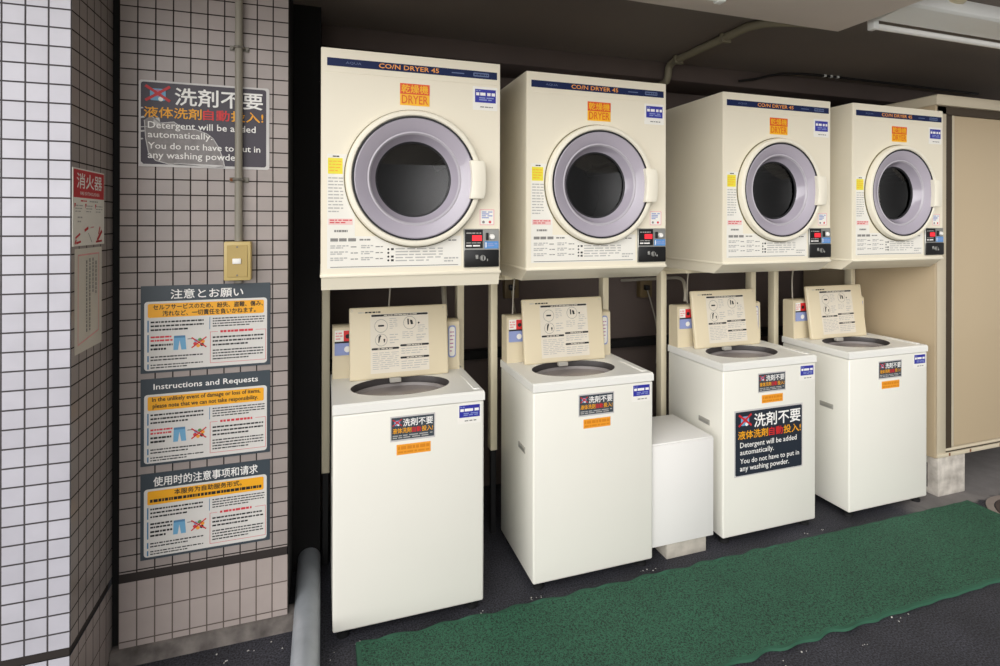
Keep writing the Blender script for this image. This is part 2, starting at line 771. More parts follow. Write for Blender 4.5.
def vv(z):
    return z - PV + .0505 * 60


def vp(z):
    return z - 1.985 + .0505 * 60


wl = MB()
# bright pier: front and side faces, above and below the dark band
x0 = -3.0
for (za, zb, m) in ((PZ1, TOP, 'tile_white'), (0, PZ0, 'tile_white')):
    uv_quad(wl, [(x0, YL, za), (XF, YL, za), (XF, YL, zb), (x0, YL, zb)],
            [(x0 - XF + 3.03, vp(za)), (3.03, vp(za)), (3.03, vp(zb)), (x0 - XF + 3.03, vp(zb))], m)
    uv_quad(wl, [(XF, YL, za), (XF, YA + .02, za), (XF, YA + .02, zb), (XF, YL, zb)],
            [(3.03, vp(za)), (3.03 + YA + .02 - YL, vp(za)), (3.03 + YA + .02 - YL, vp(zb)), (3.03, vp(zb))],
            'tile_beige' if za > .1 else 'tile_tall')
wl.box((x0, YL + .004, PZ0), (XF - .004, YA, PZ1), 'band_dark')
wl.face([(x0, YL, TOP), (XF, YL, TOP), (XF, YA, TOP), (x0, YA, TOP)], 'flat_black')
wl.face([(x0, YL, 0), (x0, YA + .7, 0), (x0, YA + .7, TOP), (x0, YL, TOP)], 'flat_black')
struct(wl.build('wall_left'))

XA0, XA1 = -.617, -.112
wa = MB()
uo = -XA0 - .567 + .0505 * 11 + .567      # joints fall at XA0 + n * pitch
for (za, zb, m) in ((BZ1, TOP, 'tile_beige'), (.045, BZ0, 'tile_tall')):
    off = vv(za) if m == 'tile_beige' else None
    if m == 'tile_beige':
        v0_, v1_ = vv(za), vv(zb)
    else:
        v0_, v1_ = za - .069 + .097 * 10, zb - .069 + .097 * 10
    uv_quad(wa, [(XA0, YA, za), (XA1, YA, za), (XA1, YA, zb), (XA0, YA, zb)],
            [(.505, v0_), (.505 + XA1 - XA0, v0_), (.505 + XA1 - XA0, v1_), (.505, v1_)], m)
wa.box((XA0, YA + .004, BZ0 - .005), (XA1 - .003, YA + .05, BZ1 + .005), 'band_dark')
wa.face([(XA1, YA, 0), (XA1, 2.78, 0), (XA1, 2.78, TOP), (XA1, YA, TOP)], 'flat_black')  # return side in plain near-black
struct(wa.build('wall_alcove'))

jb = MB()
jb.box((XF - .002, YA + .02, 0), (XA0 + .002, YA + .06, TOP), 'joint_black')
struct(jb.build('trim_1'))

cb = MB()
cb.prism([(YA - .02, 0), (YA - .008, .045), (YA - .002, .049), (YA + .05, .049), (YA + .05, 0)], 'x', XF + .002, XA1 + .03, 'concrete_curb')
struct(cb.build('baseboard_alcove'))

wb = MB()
wb.box((XA1 - .3, 2.78, 0), (4.6, 2.9, TOP), 'wall_brown')
struct(wb.build('wall_back'))
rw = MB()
rw.box((XA1 + .001, 2.335, 0), (-.006, 2.779, TOP), 'flat_black')  # black block added where the recess lies only in shade
struct(rw.build('recess_shade_block'))
pb = MB()
pb.box((-.005, 2.72, .70), (2.95, 2.779, .745), 'flat_black', .004)
struct(pb.build('trim_2'))

ce = MB()
ce.box((-3, 1.2, 2.30), (5, 2.9, 2.42), 'ceiling_dark')
struct(ce.build('ceiling'))
bmm = MB()
bmm.box((-.005, 2.53, 2.205), (4.6, 2.779, 2.2995), 'wall_brown', .004)
struct(bmm.build('trim_3'))
sl = MB()
sl.box((-.10, 1.2, 2.22), (2.054, 1.708, 2.299), 'beam_grey', .004)
struct(sl.build('trim_4'))

# ------------------------------------------------------------------ dryers
DC = (.304, 0, .371)      # door centre, local (z = 0 is the underside, 1.195 m above the floor)


def make_dryer(name, label, recess, group):
    root = empty(name, (0, 0, 0), label, 'dryer', group)
    W_, D_, H_ = .608, .50, .79
    b = MB()
    b.holed((.0, .05), (W_, H_), (DC[0], DC[2]), .205, .205, lambda u, v: (u, 0, v), 'dryer_cream')
    # sides, top and back with softened front corners
    r = .006
    for x, sgn in ((0, -1), (W_, 1)):
        b.face([(x, 0, .05), (x + sgn * .002, r, .05), (x + sgn * .002, r, H_), (x, 0, H_)], 'dryer_cream')
        b.face([(x + sgn * .002, r, .05), (x + sgn * .002, D_, .05), (x + sgn * .002, D_, H_), (x + sgn * .002, r, H_)], 'dryer_cream')
    b.face([(-.002, r, H_), (W_ + .002, r, H_), (W_ + .002, D_, H_), (-.002, D_, H_)], 'dryer_cream')
    b.face([(0, 0, H_), (W_, 0, H_), (W_ + .002, r, H_), (-.002, r, H_)], 'dryer_cream')
    b.face([(-.002, D_, .05), (W_ + .002, D_, .05), (W_ + .002, D_, H_), (-.002, D_, H_)], 'dryer_cream')
    b.box((.004, -.0012, .712), (W_ - .004, .001, H_ - .003), 'dryer_cream', .0005, 1)
    b.build('body', root, recalc=True)
    p = MB()
    p.box((-.004, -.004, .042), (W_ + .004, D_, .052), 'dryer_cream', .002)
    prof = [(recess, 0), (D_, 0), (D_, .044), (0, .044)]
    p.prism(prof, 'x', 0, W_, 'dryer_cream')
    p.build('base_pan', root)
    s = Sheet((0, -.0012, 0))
    s.slab(.017, .732, .596, .758, .0015, 'navy')
    s.text('AQUA', .075, .740, .125, .749, 'navy_text', 1, .01)
    s.text('CO/N DRYER 45', .182, .738, .385, .753, 'coin_orange', 1, .03)
    s.rect(.43, .7425, .475, .7465, 'navy_text', 1)
    s.rr(.508, .738, .566, .752, .003, 'navy_text', 1)
    s.dashes(.512, .741, .562, .749, 1, 'navy', 2, word=.01, last=1)
    s.build('nameplate', root)
    s = Sheet((0, 0, 0))
    s.slab(.252, .620, .353, .694, .0008, 'sticker_yellow')
    s.rect(.252, .658, .353, .694, 'sticker_red', 1)
    s.text('乾燥機', .257, .662, .348, .690, 'sticker_yellow', 2, .02)
    s.text('DRYER', .258, .626, .347, .654, 'sticker_orange_text', 2, .015)
    s.build('dryer_sticker', root)
    s = Sheet((0, 0, 0))
    s.slab(.507, .621, .598, .704, .0006, 'paper_white', .002)
    s.rect(.515, .648, .592, .695, 'cobalt', 1)
    s.dashes(.519, .672, .589, .684, 1, 'text_white', 2, fill=.9, word=.02, last=1)
    s.dashes(.530, .654, .584, .668, 2, 'cobalt_light', 2, word=.02, last=1)
    s.dashes(.517, .687, .535, .692, 1, 'cobalt_light', 2, word=.01, last=1)
    s.dashes(.534, .629, .581, .636, 1, 'ink_grey', 2, word=.012, last=1)
    s.build('blue_sticker', root)
    s = Sheet((0, 0, 0))
    rnd = random.Random(3)
    s.slab(.018, .073, .105, .445, .0005, 'paper_grey')
    s.rect(.020, .380, .066, .432, 'yellow_label', 1)
    s.dashes(.024, .386, .062, .426, 4, 'orange', 2, fill=.25, word=.012, rnd=rnd)
    s.dashes(.035, .434, .055, .441, 1, 'ink_black', 2, word=.008, rnd=rnd, last=1)
    s.dashes(.021, .252, .068, .372, 11, 'ink_light', 2, fill=.35, word=.012, rnd=rnd)
    s.rect(.022, .214, .098, .234, 'pink_pale', 1)
    s.dashes(.026, .217, .096, .233, 2, 'ink_red', 2, fill=.45, word=.012, rnd=rnd)
    s.dashes(.040, .187, .10, .200, 1, 'ink_grey', 2, word=.006, rnd=rnd)
    s.build('caution_labels', root)
    s = Sheet((0, 0, 0))
    s.slab(.018, .071, .466, .176, .0004, 'paper_grey')
    s.dashes(.028, .158, .11, .171, 1, 'ink_grey', 1, fill=.8, word=.02, rnd=rnd, last=1)
    s.dashes(.120, .160, .155, .169, 1, 'ink_grey', 1, fill=.6, word=.01, rnd=rnd, last=1)
    for k in range(3):
        s.dashes(.028, .095 + k * .02, .085, .108 + k * .02, 2, 'ink_light', 1, fill=.6, word=.012, rnd=rnd)
        s.dashes(.092, .098 + k * .02, .115, .104 + k * .02, 1, 'ink_grey', 1, word=.012, rnd=rnd, last=1)
        s.dashes(.125, .095 + k * .02, .165, .108 + k * .02, 2, 'ink_light', 1, fill=.6, word=.012, rnd=rnd)
        s.dashes(.172, .098 + k * .02, .196, .104 + k * .02, 1, 'ink_grey', 1, word=.012, rnd=rnd, last=1)
    for k in range(4):
        s.disc2(.214, .132 - k * .0125, .0035, 'ink_black', 1)
        if k != 1:
            s.rect(.223, .1285 - k * .0125, .232, .1355 - k * .0125, 'ink_black', 1)
    s.dashes(.238, .088, .40, .138, 5, 'ink_light', 1, fill=.4, word=.03, rnd=rnd)
    s.dashes(.405, .084, .455, .104, 2, 'ink_light', 1, fill=.5, word=.01, rnd=rnd)
    s.dashes(.42, .158, .452, .164, 1, 'ink_black', 1, word=.01, rnd=rnd, last=1)
    s.rect(.028, .074, .455, .0765, 'ink_grey', 1)
    s.build('instruction_label', root)
    s = Sheet((0, 0, 0))
    s.slab(.532, .212, .588, .270, .0006, 'paper_white')
    s.frame(.533, .213, .587, .269, .0025, 'ink_pink', 1)
    s.dashes(.541, .236, .580, .263, 4, 'cobalt_light', 1, fill=.6, word=.02)
    s.disc2(.547, .224, .005, 'ink_grey', 1)
    s.disc2(.571, .224, .005, 'ink_red', 1)
    s.build('notice_sticker', root)
    # coin panel
    cp = MB()
    cp.box((.474, -.008, .064), (.603, .002, .200), 'silver', .002, 1)
    cpo = cp.build('coin_panel', root)
    d = Sheet((0, -.008, 0))
    d.slab(.477, .132, .542, .197, .002, 'black_plastic')
    d.rect(.503, .158, .538, .177, 'led_red', 1)
    d.dashes(.482, .182, .536, .188, 1, 'ink_light', 1, word=.012, last=1)
    d.dashes(.482, .148, .534, .153, 1, 'ink_light', 1, word=.012, last=1)
    d.dashes(.481, .136, .536, .145, 1, 'text_white', 1, word=.018, last=1)
    d.build('display', cpo)
    k = MB()
    k.lathe([(.0001, -.02), (.008, -.02), (.0095, -.017), (.0095, -.008)], (.575, 0, .172), 'button_white', 20)
    k.box((.553, -.016, .160), (.562, -.008, .186), 'black_plastic', .001, 1)
    k.build('start_button', cpo)
    d = Sheet((0, -.008, 0))
    d.slab(.549, .130, .601, .156, .001, 'label_blue')
    d.dashes(.560, .137, .596, .150, 2, 'cobalt_light', 1, word=.02, last=1)
    d.rect(.552, .134, .556, .152, 'text_white', 1)
    d.build('price_label', cpo)
    k = MB()
    k.box((.475, -.013, .066), (.602, -.006, .126), 'black_plastic', .004)
    k.lathe([(.0001, -.019), (.009, -.019), (.011, -.013)], (.541, 0, .097), 'silver', 20)
    k.box((.539, -.0205, .090), (.543, -.018, .104), 'black_plastic')
    k.box((.515, -.017, .094), (.524, -.012, .109), 'silver', .001, 1)
    k.box((.556, -.016, .086), (.560, -.012, .095), 'silver', .001, 1)
    k.build('coin_slot', cpo)
    # door
    d = MB()
    d.lathe([(.231, 0), (.231, -.018), (.227, -.026), (.220, -.029), (.213, -.028), (.209, -.022), (.209, .002)], DC, 'door_cream', 96)
    door = d.build('door', root)
    d = MB()
    d.lathe([(.2345, .0005), (.2345, -.004), (.2305, -.004)], DC, 'gap_shade_olive', 96)  # thin olive ring colours in the shadow gap around the door
    d.lathe([(.2095, -.012), (.2095, -.024), (.2035, -.024), (.2035, -.012)], DC, 'gasket_black', 96)
    d.build('gasket_and_gap', door)
    d = MB()
    d.lathe([(.2036, -.006), (.2036, -.022), (.200, -.0235), (.165, -.012), (.160, -.009)], DC, 'window_grey', 96)
    d.lathe([(.160, -.009), (.155, -.010), (.150, -.004)], DC, 'window_rim', 96)
    d.lathe([(.150, -.004), (.138, .018), (.131, .026)], DC, 'window_grey', 96)
    d.lathe([(.131, .026), (.1285, .0265), (.1245, .0285), (.1245, .034), (.137, .034)], DC, 'gasket_black', 96)
    d.build('window_ring', door)
    g = MB()
    gp = []
    for j in range(10):
        r_ = max(.0005, .136 * (1 - j / 9))
        gp.append((r_, .0365 + .022 * (1 - (r_ / .136) ** 2)))
    gp2 = [(q[0], q[1] + .004) for q in gp[::-1]]
    g.lathe(gp + gp2, DC, 'door_glass', 64, closed=True)
    g.build('glass', door, recalc=True)
    hmb = MB()
    pts = []
    for j in range(9):
        a = -.062 + .124 * j / 8
        pts.append((.4945 + .011 * (abs(a) / .062) ** 2 * -.35 + .004 * (1 - (a / .062) ** 2), DC[2] + a * 1.08))
    outl = pts + [(.541, DC[2] + .066), (.547, DC[2] + .045), (.549, DC[2]), (.547, DC[2] - .045), (.541, DC[2] - .066)]
    hmb.prism([(a_ - .003, b_) for a_, b_ in outl], 'y', -.040, -.004, 'door_cream', .004)
    hmb.build('handle', door)
    # drum
    d = MB()
    d.lathe([(.203, .07), (.215, .075), (.215, .40)], DC, 'drum_perforated', 64)
    d.disc(.216, DC, .40, 'drum_steel')
    for k in range(3):
        a = 2 * PI * k / 3 + .5
        mtx = Matrix.Translation((DC[0], 0, DC[2])) @ Matrix.Rotation(-a, 4, 'Y')
        d.box((.16, .09, -.018), (.214, .39, .018), 'drum_steel', .008, 2, mtx)
    d.build('drum', root)
    return root


DG = 'coin dryers in the top row'
DR = [(-.003, 1.840), (.726, 1.885), (1.644, 1.911), (2.373, 1.893)]
dlabel = ['cream coin dryer nearest the tiled wall, first of the four in the row',
          'cream coin dryer second from the tiled wall, above the washer beside the small white box',
          'cream coin dryer third from the tiled wall, above the washer with the large dark sign',
          'cream coin dryer farthest from the tiled wall, next to the beige shed']
ZD = 1.195
d1 = make_dryer('coin_dryer', dlabel[0], .014, DG)
d1.location = (DR[0][0], DR[0][1], ZD)
d2 = make_dryer('coin_dryer', dlabel[1], .058, DG)
d2.location = (DR[1][0], DR[1][1], ZD)
for i in (2, 3):
    copy_tree(d2, (DR[i][0], DR[i][1], ZD), dlabel[i])


# ------------------------------------------------------------------ stands
def make_stand():
    root = empty('dryer_stand', (0, 0, 0), '', 'stand', 'steel stands under the dryers')
    for xa in (0.0, .572):
        p = MB()
        p.box((xa + .002, .44, .38), (xa + .034, .485, ZD - .001), 'stand_cream', .003, 2)
        po = p.build('post', root)
        q = MB()
        q.box((xa + .006, .446, .0), (xa + .030, .472, .42), 'foot_rubber', .002, 1)
        q.build('post_foot', po)
        a = MB()
        a.box((xa, .24, ZD - .018), (xa + .036, .44, ZD - .001), 'stand_cream', .002, 1)
        a.build('side_rail', root)
    c = MB()
    c.box((.036, .443, ZD - .04), (.572, .473, ZD - .003), 'stand_cream', .002, 1)
    c.build('cross_rail', root)
    return root


slabel = ['cream steel stand carrying the first dryer from the tiled wall',
          'cream steel stand carrying the second dryer from the tiled wall',
          'cream steel stand carrying the third dryer from the tiled wall',
          'cream steel stand carrying the dryer next to the beige shed']
st = make_stand()
st['label'] = slabel[0]
st.location = (DR[0][0], 1.90, 0)
for i in (1, 2, 3):
    copy_tree(st, (DR[i][0], 1.90 + (.02 if i > 1 else 0), 0), slabel[i])


# ------------------------------------------------------------------ washers
def detergent_icon(s, u0, v0, u1, v1, k=2):
    """blue powder packet crossed out in red"""
    w_, h_ = u1 - u0, v1 - v0
    s.rr(u0 + .18 * w_, v0 + .12 * h_, u1 - .18 * w_, v1 - .15 * h_, min(w_, h_) * .12, 'icon_blue', k)
    s.disc2(u0 + .5 * w_, v0 + .58 * h_, min(w_, h_) * .22, 'icon_pink', k + 1)
    s.disc2(u0 + .62 * w_, v0 + .22 * h_, min(w_, h_) * .14, 'text_white', k + 1)
    s.line((u0, v0 + .1 * h_), (u1, v1), min(w_, h_) * .16, 'icon_red', k + 2)
    s.line((u0, v1), (u1, v0 + .1 * h_), min(w_, h_) * .16, 'icon_red', k + 3)


def detergent_sign(s, u0, v0, u1, v1, board, small=False, worn=False):
    W_, H_ = u1 - u0, v1 - v0

    def X(t): return u0 + t * W_

    def Y(t): return v0 + t * H_
    if small:
        detergent_icon(s, X(.03), Y(.60), X(.24), Y(.92))
        s.text('洗剤不要', X(.27), Y(.58), X(.97), Y(.92), 'text_white', 3, .02)
        s.text('液体洗剤', X(.03), Y(.28), X(.46), Y(.52), 'text_amber', 3, .02)
        s.text('自動', X(.48), Y(.28), X(.69), Y(.52), 'text_red', 3, .02)
        s.text('投入!', X(.71), Y(.28), X(.97), Y(.52), 'text_amber', 3, .02)
        s.dashes(X(.03), Y(.04), X(.96), Y(.22), 2, 'ink_light', 3, fill=.5, word=.02, last=.9)
        return
    detergent_icon(s, X(.03), Y(.765), X(.22), Y(.97))
    s.text('洗剤不要', X(.26), Y(.745), X(.98), Y(.965), 'text_white', 5, .02)
    s.text('液体洗剤', X(.02), Y(.575), X(.47), Y(.71), 'text_amber', 5, .02)
    s.text('自動', X(.485), Y(.575), X(.70), Y(.71), 'text_red', 5, .02)
    s.text('投入!', X(.715), Y(.575), X(.985), Y(.71), 'text_amber', 5, .02)
    s.text('Detergent will be added', X(.05), Y(.415), X(.92), Y(.525), 'text_white', 5, .012)
    s.text('automatically.', X(.05), Y(.30), X(.56), Y(.405), 'text_white', 5, .012)
    s.text('You do not have to put in', X(.05), Y(.16), X(.96), Y(.265), 'text_white', 5, .012)
    s.text('any washing powder.', X(.05), Y(.04), X(.80), Y(.15), 'text_white', 5, .012)


def make_washer(label):
    root = empty('washing_machine', (0, 0, 0), label, 'washing machine', 'top-loading washers in the bottom row')
    b = MB()
    b.box((0, 0, .032), (.53, .395, .766), 'washer_white', .008, 3)
    b.build('body', root)
    for x in (.035, .495):
        for y in (.035, .35):
            f = MB()
            f.lathe([(.0005, 0), (.022, 0), (.022, .012), (.014, .016), (.014, .036)], (x, y, 0), 'foot_rubber', 16, axis='z')
            f.build('foot', root)
    # top with the tub opening
    t = MB()
    HC, RX, RY = (.25, .166), .185, .119
    t.holed((-.001, 0.006), (.531, .396), HC, RX, RY, lambda u, v: (u, v, .800), 'washer_rim')
    t.face([(-.002, -.002, .768), (.532, -.002, .768), (.532, -.002, .793), (-.002, -.002, .793)], 'washer_rim')
    t.face([(-.002, -.002, .793), (.532, -.002, .793), (.531, .006, .800), (-.001, .006, .800)], 'washer_rim')
    for x, xi in ((-.002, -.001), (.532, .531)):
        t.face([(x, -.002, .768), (x, .396, .768), (x, .396, .793), (x, -.002, .793)], 'washer_rim')
        t.face([(x, -.002, .793), (x, .396, .793), (xi, .396, .800), (xi, .006, .800)], 'washer_rim')
    t.face([(-.002, .396, .768), (.532, .396, .768), (.531, .396, .800), (-.001, .396, .800)], 'washer_rim')
    t.face([(-.002, -.002, .768), (.532, -.002, .768), (.532, .396, .768), (-.002, .396, .768)], 'washer_rim') if False else None
    t.box((.497, .03, .7995), (.522, .22, .8035), 'washer_rim', .0015, 1)
    t.build('top_rim', root, recalc=True)
    u = MB()
    u.lathe([(1.0, .800), (.985, .786), (.985, .768)], (HC[0], HC[1], 0), 'tub_dark', 64, RX, RY, 'z')  # dark grey wall colours in the shadow gap around the tub
    u.lathe([(.985, .774), (.90, .778), (.86, .770), (.84, .745)], (HC[0], HC[1], 0), 'tub_ring', 64, RX, RY, 'z')
    u.lathe([(.84, .7685), (.83, .7685), (.80, .770)], (HC[0], HC[1], 0), 'tub_steel', 64, RX, RY, 'z')
    u.disc(.86, (HC[0], HC[1], 0), .7668, 'tub_dark', 64, RX, RY, 'z')
    u.lathe([(.80, .770), (.30, .7675), (.001, .7675)], (HC[0], HC[1], 0), 'tub_steel', 64, RX, RY, 'z')
    u.build('tub', root)
    # rear control housing
    p = MB()
    p.prism([(.324, .800), (.395, .800), (.395, 1.0), (.385, 1.005), (.338, 1.005), (.328, .998)], 'x', .004, .517, 'lid_cream')
    po = p.build('rear_panel', root)
    s = Sheet((0, .324, 0))
    s.base = .003
    s.N = Vector((0, -1, 0))
    s.rect(.012, .892, .10, .991, 'paper_white', 1)
    s.rect(.046, .946, .10, .989, 'text_red', 2)
    s.disc2(.062, .966, .009, 'ink_black', 3)
    s.rect(.012, .892, .10, .940, 'cobalt_light', 2)
    s.rect(.012, .940, .10, .947, 'ink_black', 3)
    s.disc2(.060, .915, .012, 'paper_white', 3)
    s.dashes(.016, .952, .042, .985, 3, 'ink_pink', 3, word=.012)
    s.build('control_label', po)
    s = Sheet((0, .324, 0))
    s.base = .003
    s.rr(.468, .850, .500, .985, .012, 'cobalt_light', 1)
    s.rr(.472, .856, .496, .979, .010, 'paper_grey', 2)
    s.dashes(.475, .87, .493, .965, 6, 'icon_pink', 3, fill=.3, word=.01)
    s.build('side_label', po)
    # lid, leaning back against the housing
    ang = math.atan2(.040, .28)
    lm = Matrix.Translation((.066, .262, .802)) @ Matrix.Rotation(-ang, 4, 'X')
    l = MB()
    l.box((0, 0, 0), (.392, .022, .280), 'lid_cream', .007, 3, lm)
    for x in (.03, .34):
        l.box((x, .008, -.004), (x + .03, .018, .006), 'lid_cream', .001, 1, lm)
    lo = l.build('lid', root)
    U, V, N = lm.to_3x3() @ Vector((1, 0, 0)), lm.to_3x3() @ Vector((0, 0, 1)), lm.to_3x3() @ Vector((0, -1, 0))
    s = Sheet(lm @ Vector((0, 0, 0)), U, V, N)
    rnd = random.Random(5)
    s.base = .0006
    s.rect(.080, .022, .312, .252, 'sheet', 0)
    s.dashes(.060, .2565, .120, .2635, 1, 'ink_black', 1, fill=.8, word=.009, rnd=rnd, last=1)
    s.dashes(.034, .257, .055, .263, 1, 'ink_light', 1, word=.01, rnd=rnd, last=1)
    for a in (.010, .375):
        s.ring2(a, .268, .004, .001, 'ink_light', 1, 10)
    # headings
    for (a, b, c) in ((.084, .310, .242), (.084, .192, .112), (.196, .312, .120), (.196, .312, .072)):
        s.rr(a, c, b, c + .008, .004, 'ink_black', 1)
        mid = (a + b) / 2
        s.dashes(mid - (b - a) * .28, c + .002, mid + (b - a) * .30, c + .006, 1, 'sheet', 2, fill=.8, word=.012, rnd=rnd, last=1)
    for (a, c) in ((.122, .205), (.236, .212), (.122, .150)):
        s.ring2(a, c, .026 if c != .150 else .024, .0015, 'ink_grey', 1)
    s.rr(.110, .202, .134, .209, .003, 'ink_black', 1)
    s.poly([(.226, .228), (.232, .228), (.233, .205), (.227, .205)], 'ink_black', 1)
    s.poly([(.236, .224), (.246, .222), (.250, .206), (.240, .205)], 'ink_black', 1)
    s.poly([(.110, .140), (.114, .140), (.120, .164), (.112, .164)], 'ink_black', 1)
    s.disc2(.118, .165, .004, 'ink_black', 1)
    s.disc2(.134, .150, .004, 'ink_black', 1)
    s.rect(.132, .140, .136, .150, 'ink_black', 1)
    s.disc2(.272, .210, .004, 'ink_black', 1)
    for (a, b, c, d_, n) in ((.155, .186, .190, .236, 6), (.268, .306, .172, .204, 4), (.155, .190, .132, .174, 4), (.205, .248, .150, .180, 4),
                             (.262, .300, .136, .168, 3), (.088, .190, .035, .104, 9), (.200, .308, .088, .116, 3), (.200, .308, .030, .066, 4)):
        s.dashes(a, c, b, d_, n, 'ink_light', 1, fill=.3, word=.02, rnd=rnd)
    s.ring2(.212, .104, .008, .001, 'ink_light', 1, 12)
    s.ring2(.272, .155, .010, .001, 'ink_light', 1, 12)
    s.build('instruction_sheet', lo)
    k = MB()
    k.box((.218, .244, .788), (.262, .266, .806), 'vent_grey', .002, 1)
    k.build('lid_latch', root)
    # stickers on the front
    s = Sheet((0, 0, 0))
    s.slab(.190, .654, .348, .742, .0005, 'film_white')
    s.rect(.194, .660, .344, .737, 'sign_slate', 1)
    detergent_sign(s, .194, .660, .344, .737, None, small=True)
    s.build('detergent_sticker', root)
    s = Sheet((0, 0, 0))
    s.slab(.212, .606, .332, .642, .0005, 'orange')
    s.dashes(.217, .623, .327, .637, 1, 'orange_dark', 1, fill=.8, word=.012, last=1)
    s.dashes(.217, .610, .327, .620, 1, 'orange_dark', 1, fill=.6, word=.014, last=1)
    s.build('orange_sticker', root)
    s = Sheet((0, 0, 0))
    s.slab(.430, .688, .518, .760, .0005, 'paper_white', .002)
    s.rect(.436, .711, .513, .755, 'cobalt', 1)
    s.dashes(.440, .732, .509, .743, 1, 'text_white', 2, fill=.9, word=.02, last=1)
    s.dashes(.452, .716, .506, .728, 2, 'cobalt_light', 2, word=.02, last=1)
    s.dashes(.439, .746, .456, .751, 1, 'cobalt_light', 2, word=.01, last=1)
    s.dashes(.456, .695, .500, .702, 1, 'ink_grey', 2, word=.012, last=1)
    s.build('blue_sticker', root)
    # recessed grips on the sides
    for x, nn in ((0, -1), (.53, 1)):
        k = MB()
        xa, xb = (x - .0025, x + .001) if nn < 0 else (x - .001, x + .0025)
        k.box((xa, .085, .500), (xb, .160, .524), 'vent_grey', .001, 1)
        k.box((xa - (.001 if nn < 0 else 0), .092, .505), (xb + (.001 if nn > 0 else 0), .153, .512), 'silver', .0003, 1)
        k.build('side_grip', root)
    return root


WM = [(.035, 1.896), (.766, 1.914), (1.668, 1.937), (2.391, 1.924)]
wlabel = ['white top-loading washer with open lid, nearest the grey pipe and tiled wall',
          'white top-loading washer with open lid, left of the small white box',
          'white top-loading washer with the large dark detergent sign on its front',
          'white top-loading washer with open lid, next to the beige shed']
w1 = make_washer(wlabel[0])
w1.location = (WM[0][0], WM[0][1], 0)
ws = [w1]
for i in (1, 2, 3):
    ws.append(copy_tree(w1, (WM[i][0], WM[i][1], 0), wlabel[i]))
s = Sheet((0, 0, 0))
s.slab(.060, .292, .448, .586, .0006, 'film_white')
s.slab(.066, .298, .442, .579, .0025, 'sign_dark', .006)
detergent_sign(s, .070, .300, .438, .576, None)
big = s.build('detergent_sign', ws[2])
big['label'] = 'large dark sign in white and amber lettering'

# ------------------------------------------------------------------ small white box on its block
bx = empty('metal_box', (1.30, 1.93, 0), 'small plain white metal box on a concrete block between two washers', 'box')
b = MB()
b.box((0, .004, .068), (.311, .285, .470), 'box_white', .003)
b.box((.002, 0, .066), (.312, .006, .488), 'box_white', .002)
b.build('body', bx)
b = MB()
b.box((-.002, .0065, .4705), (.313, .287, .493), 'box_white', .003)
b.build('lid', bx)
cbk = MB()
cbk.box((0, 0, 0), (.20, .24, .0655), 'concrete_block', .003)
o = cbk.build('concrete_block')
o.location = (1.379, 1.936, 0)
tag(o, 'low pale concrete block under the small white box', 'block')

# ------------------------------------------------------------------ beige storage shed
sh = empty('storage_shed', (3.0, 1.94, 0), 'beige metal storage shed with sliding door at the end of the washer row', 'shed')
p = MB()
p.box((0, .0, .205), (.018, .80, 2.03), 'shed_beige', .002)
p.build('side_panel', sh)
p = MB()
p.prism([(-.012, 2.028), (-.012, 2.075), (.0, 2.082), (1.52, 2.082), (1.52, 2.028)], 'y', -.015, .80, 'shed_frame', .002)
p.build('roof', sh)
p = MB()
p.box((.0185, .002, .205), (.088, .040, 2.027), 'shed_frame', .003)
p.box((.088, .008, .225), (.139, .030, 2.0), 'shed_groove')
p.box((.0185, .002, 1.985), (1.5, .05, 2.0275), 'shed_groove', .002)
p.box((1.45, .002, .205), (1.5, .05, 1.985), 'shed_frame', .002)
p.build('front_frame', sh)
p = MB()
p.box((.139, .011, .245), (1.45, .040, 1.985), 'shed_beige', .003)
p.box((.139, .008, .245), (.158, .014, 1.985), 'shed_frame', .002)
p.box((.62, .009, .245), (.632, .014, 1.985), 'shed_frame', .001, 1)
p.build('door', sh)
p = MB()
p.box((.0185, -.004, .203), (1.5, .055, .222), 'shed_frame', .003)
p.box((.088, .004, .2225), (1.5, .03, .2295), 'shed_groove')
p.box((.088, .003, .2295), (1.5, .055, .241), 'shed_frame', .002)
for x in (.10, .26, .5):
    p.box((x, -.0055, .207), (x + .012, -.003, .222), 'rust', .001, 1)
p.build('bottom_rail', sh)
for (x, y, lab) in ((3.03, 1.942, 'pale concrete block under the front corner of the beige shed'),
                    (4.25, 1.942, 'concrete block under the far front corner of the beige shed')):
    b = MB()
    b.box((0, 0, 0), (.205, .18, .2035), 'concrete_pale', .004)
    b.box((-.001, .05, .03), (.006, .14, .16), 'concrete_curb', .003)
    o = b.build('concrete_block')
    o.location = (x, y, 0)
    tag(o, lab, 'block')

# ------------------------------------------------------------------ green mat
mt = MB()
nx, ny = 260, 8
X0, X1, Y0, Y1 = .108, 3.125, 1.405, 1.865
bm = mt.bm


def wave(x, s_):
    return (.0065 * math.sin(x * 46 + s_) + .004 * math.sin(x * 23.7 + 2 * s_)) * (1 if x < 1.9 else .35)


EW = .013
rowsv = []
for j in range(ny + 1):
    t = j / ny
    row = []
    for i in range(nx + 1):
        x = X0 + EW + (X1 - X0 - 2 * EW) * i / nx
        ya, yb = Y0 + EW + wave(x, 0) * .6, Y1 - EW + wave(x, 1.7) * .6
        row.append(bm.verts.new((x, ya + (yb - ya) * t, .011)))
    rowsv.append(row)
gi = mt.mi('mat_green')
for j in range(ny):
    for i in range(nx):
        f = bm.faces.new((rowsv[j][i], rowsv[j][i + 1], rowsv[j + 1][i + 1], rowsv[j + 1][i]))
        f.material_index = gi
mo = mt.build('floor_mat')
tag(mo, 'long green coil entrance mat with wavy edges on the floor before the washers', 'mat')
ed = MB()
bm = ed.bm
ei = ed.mi('mat_edge')


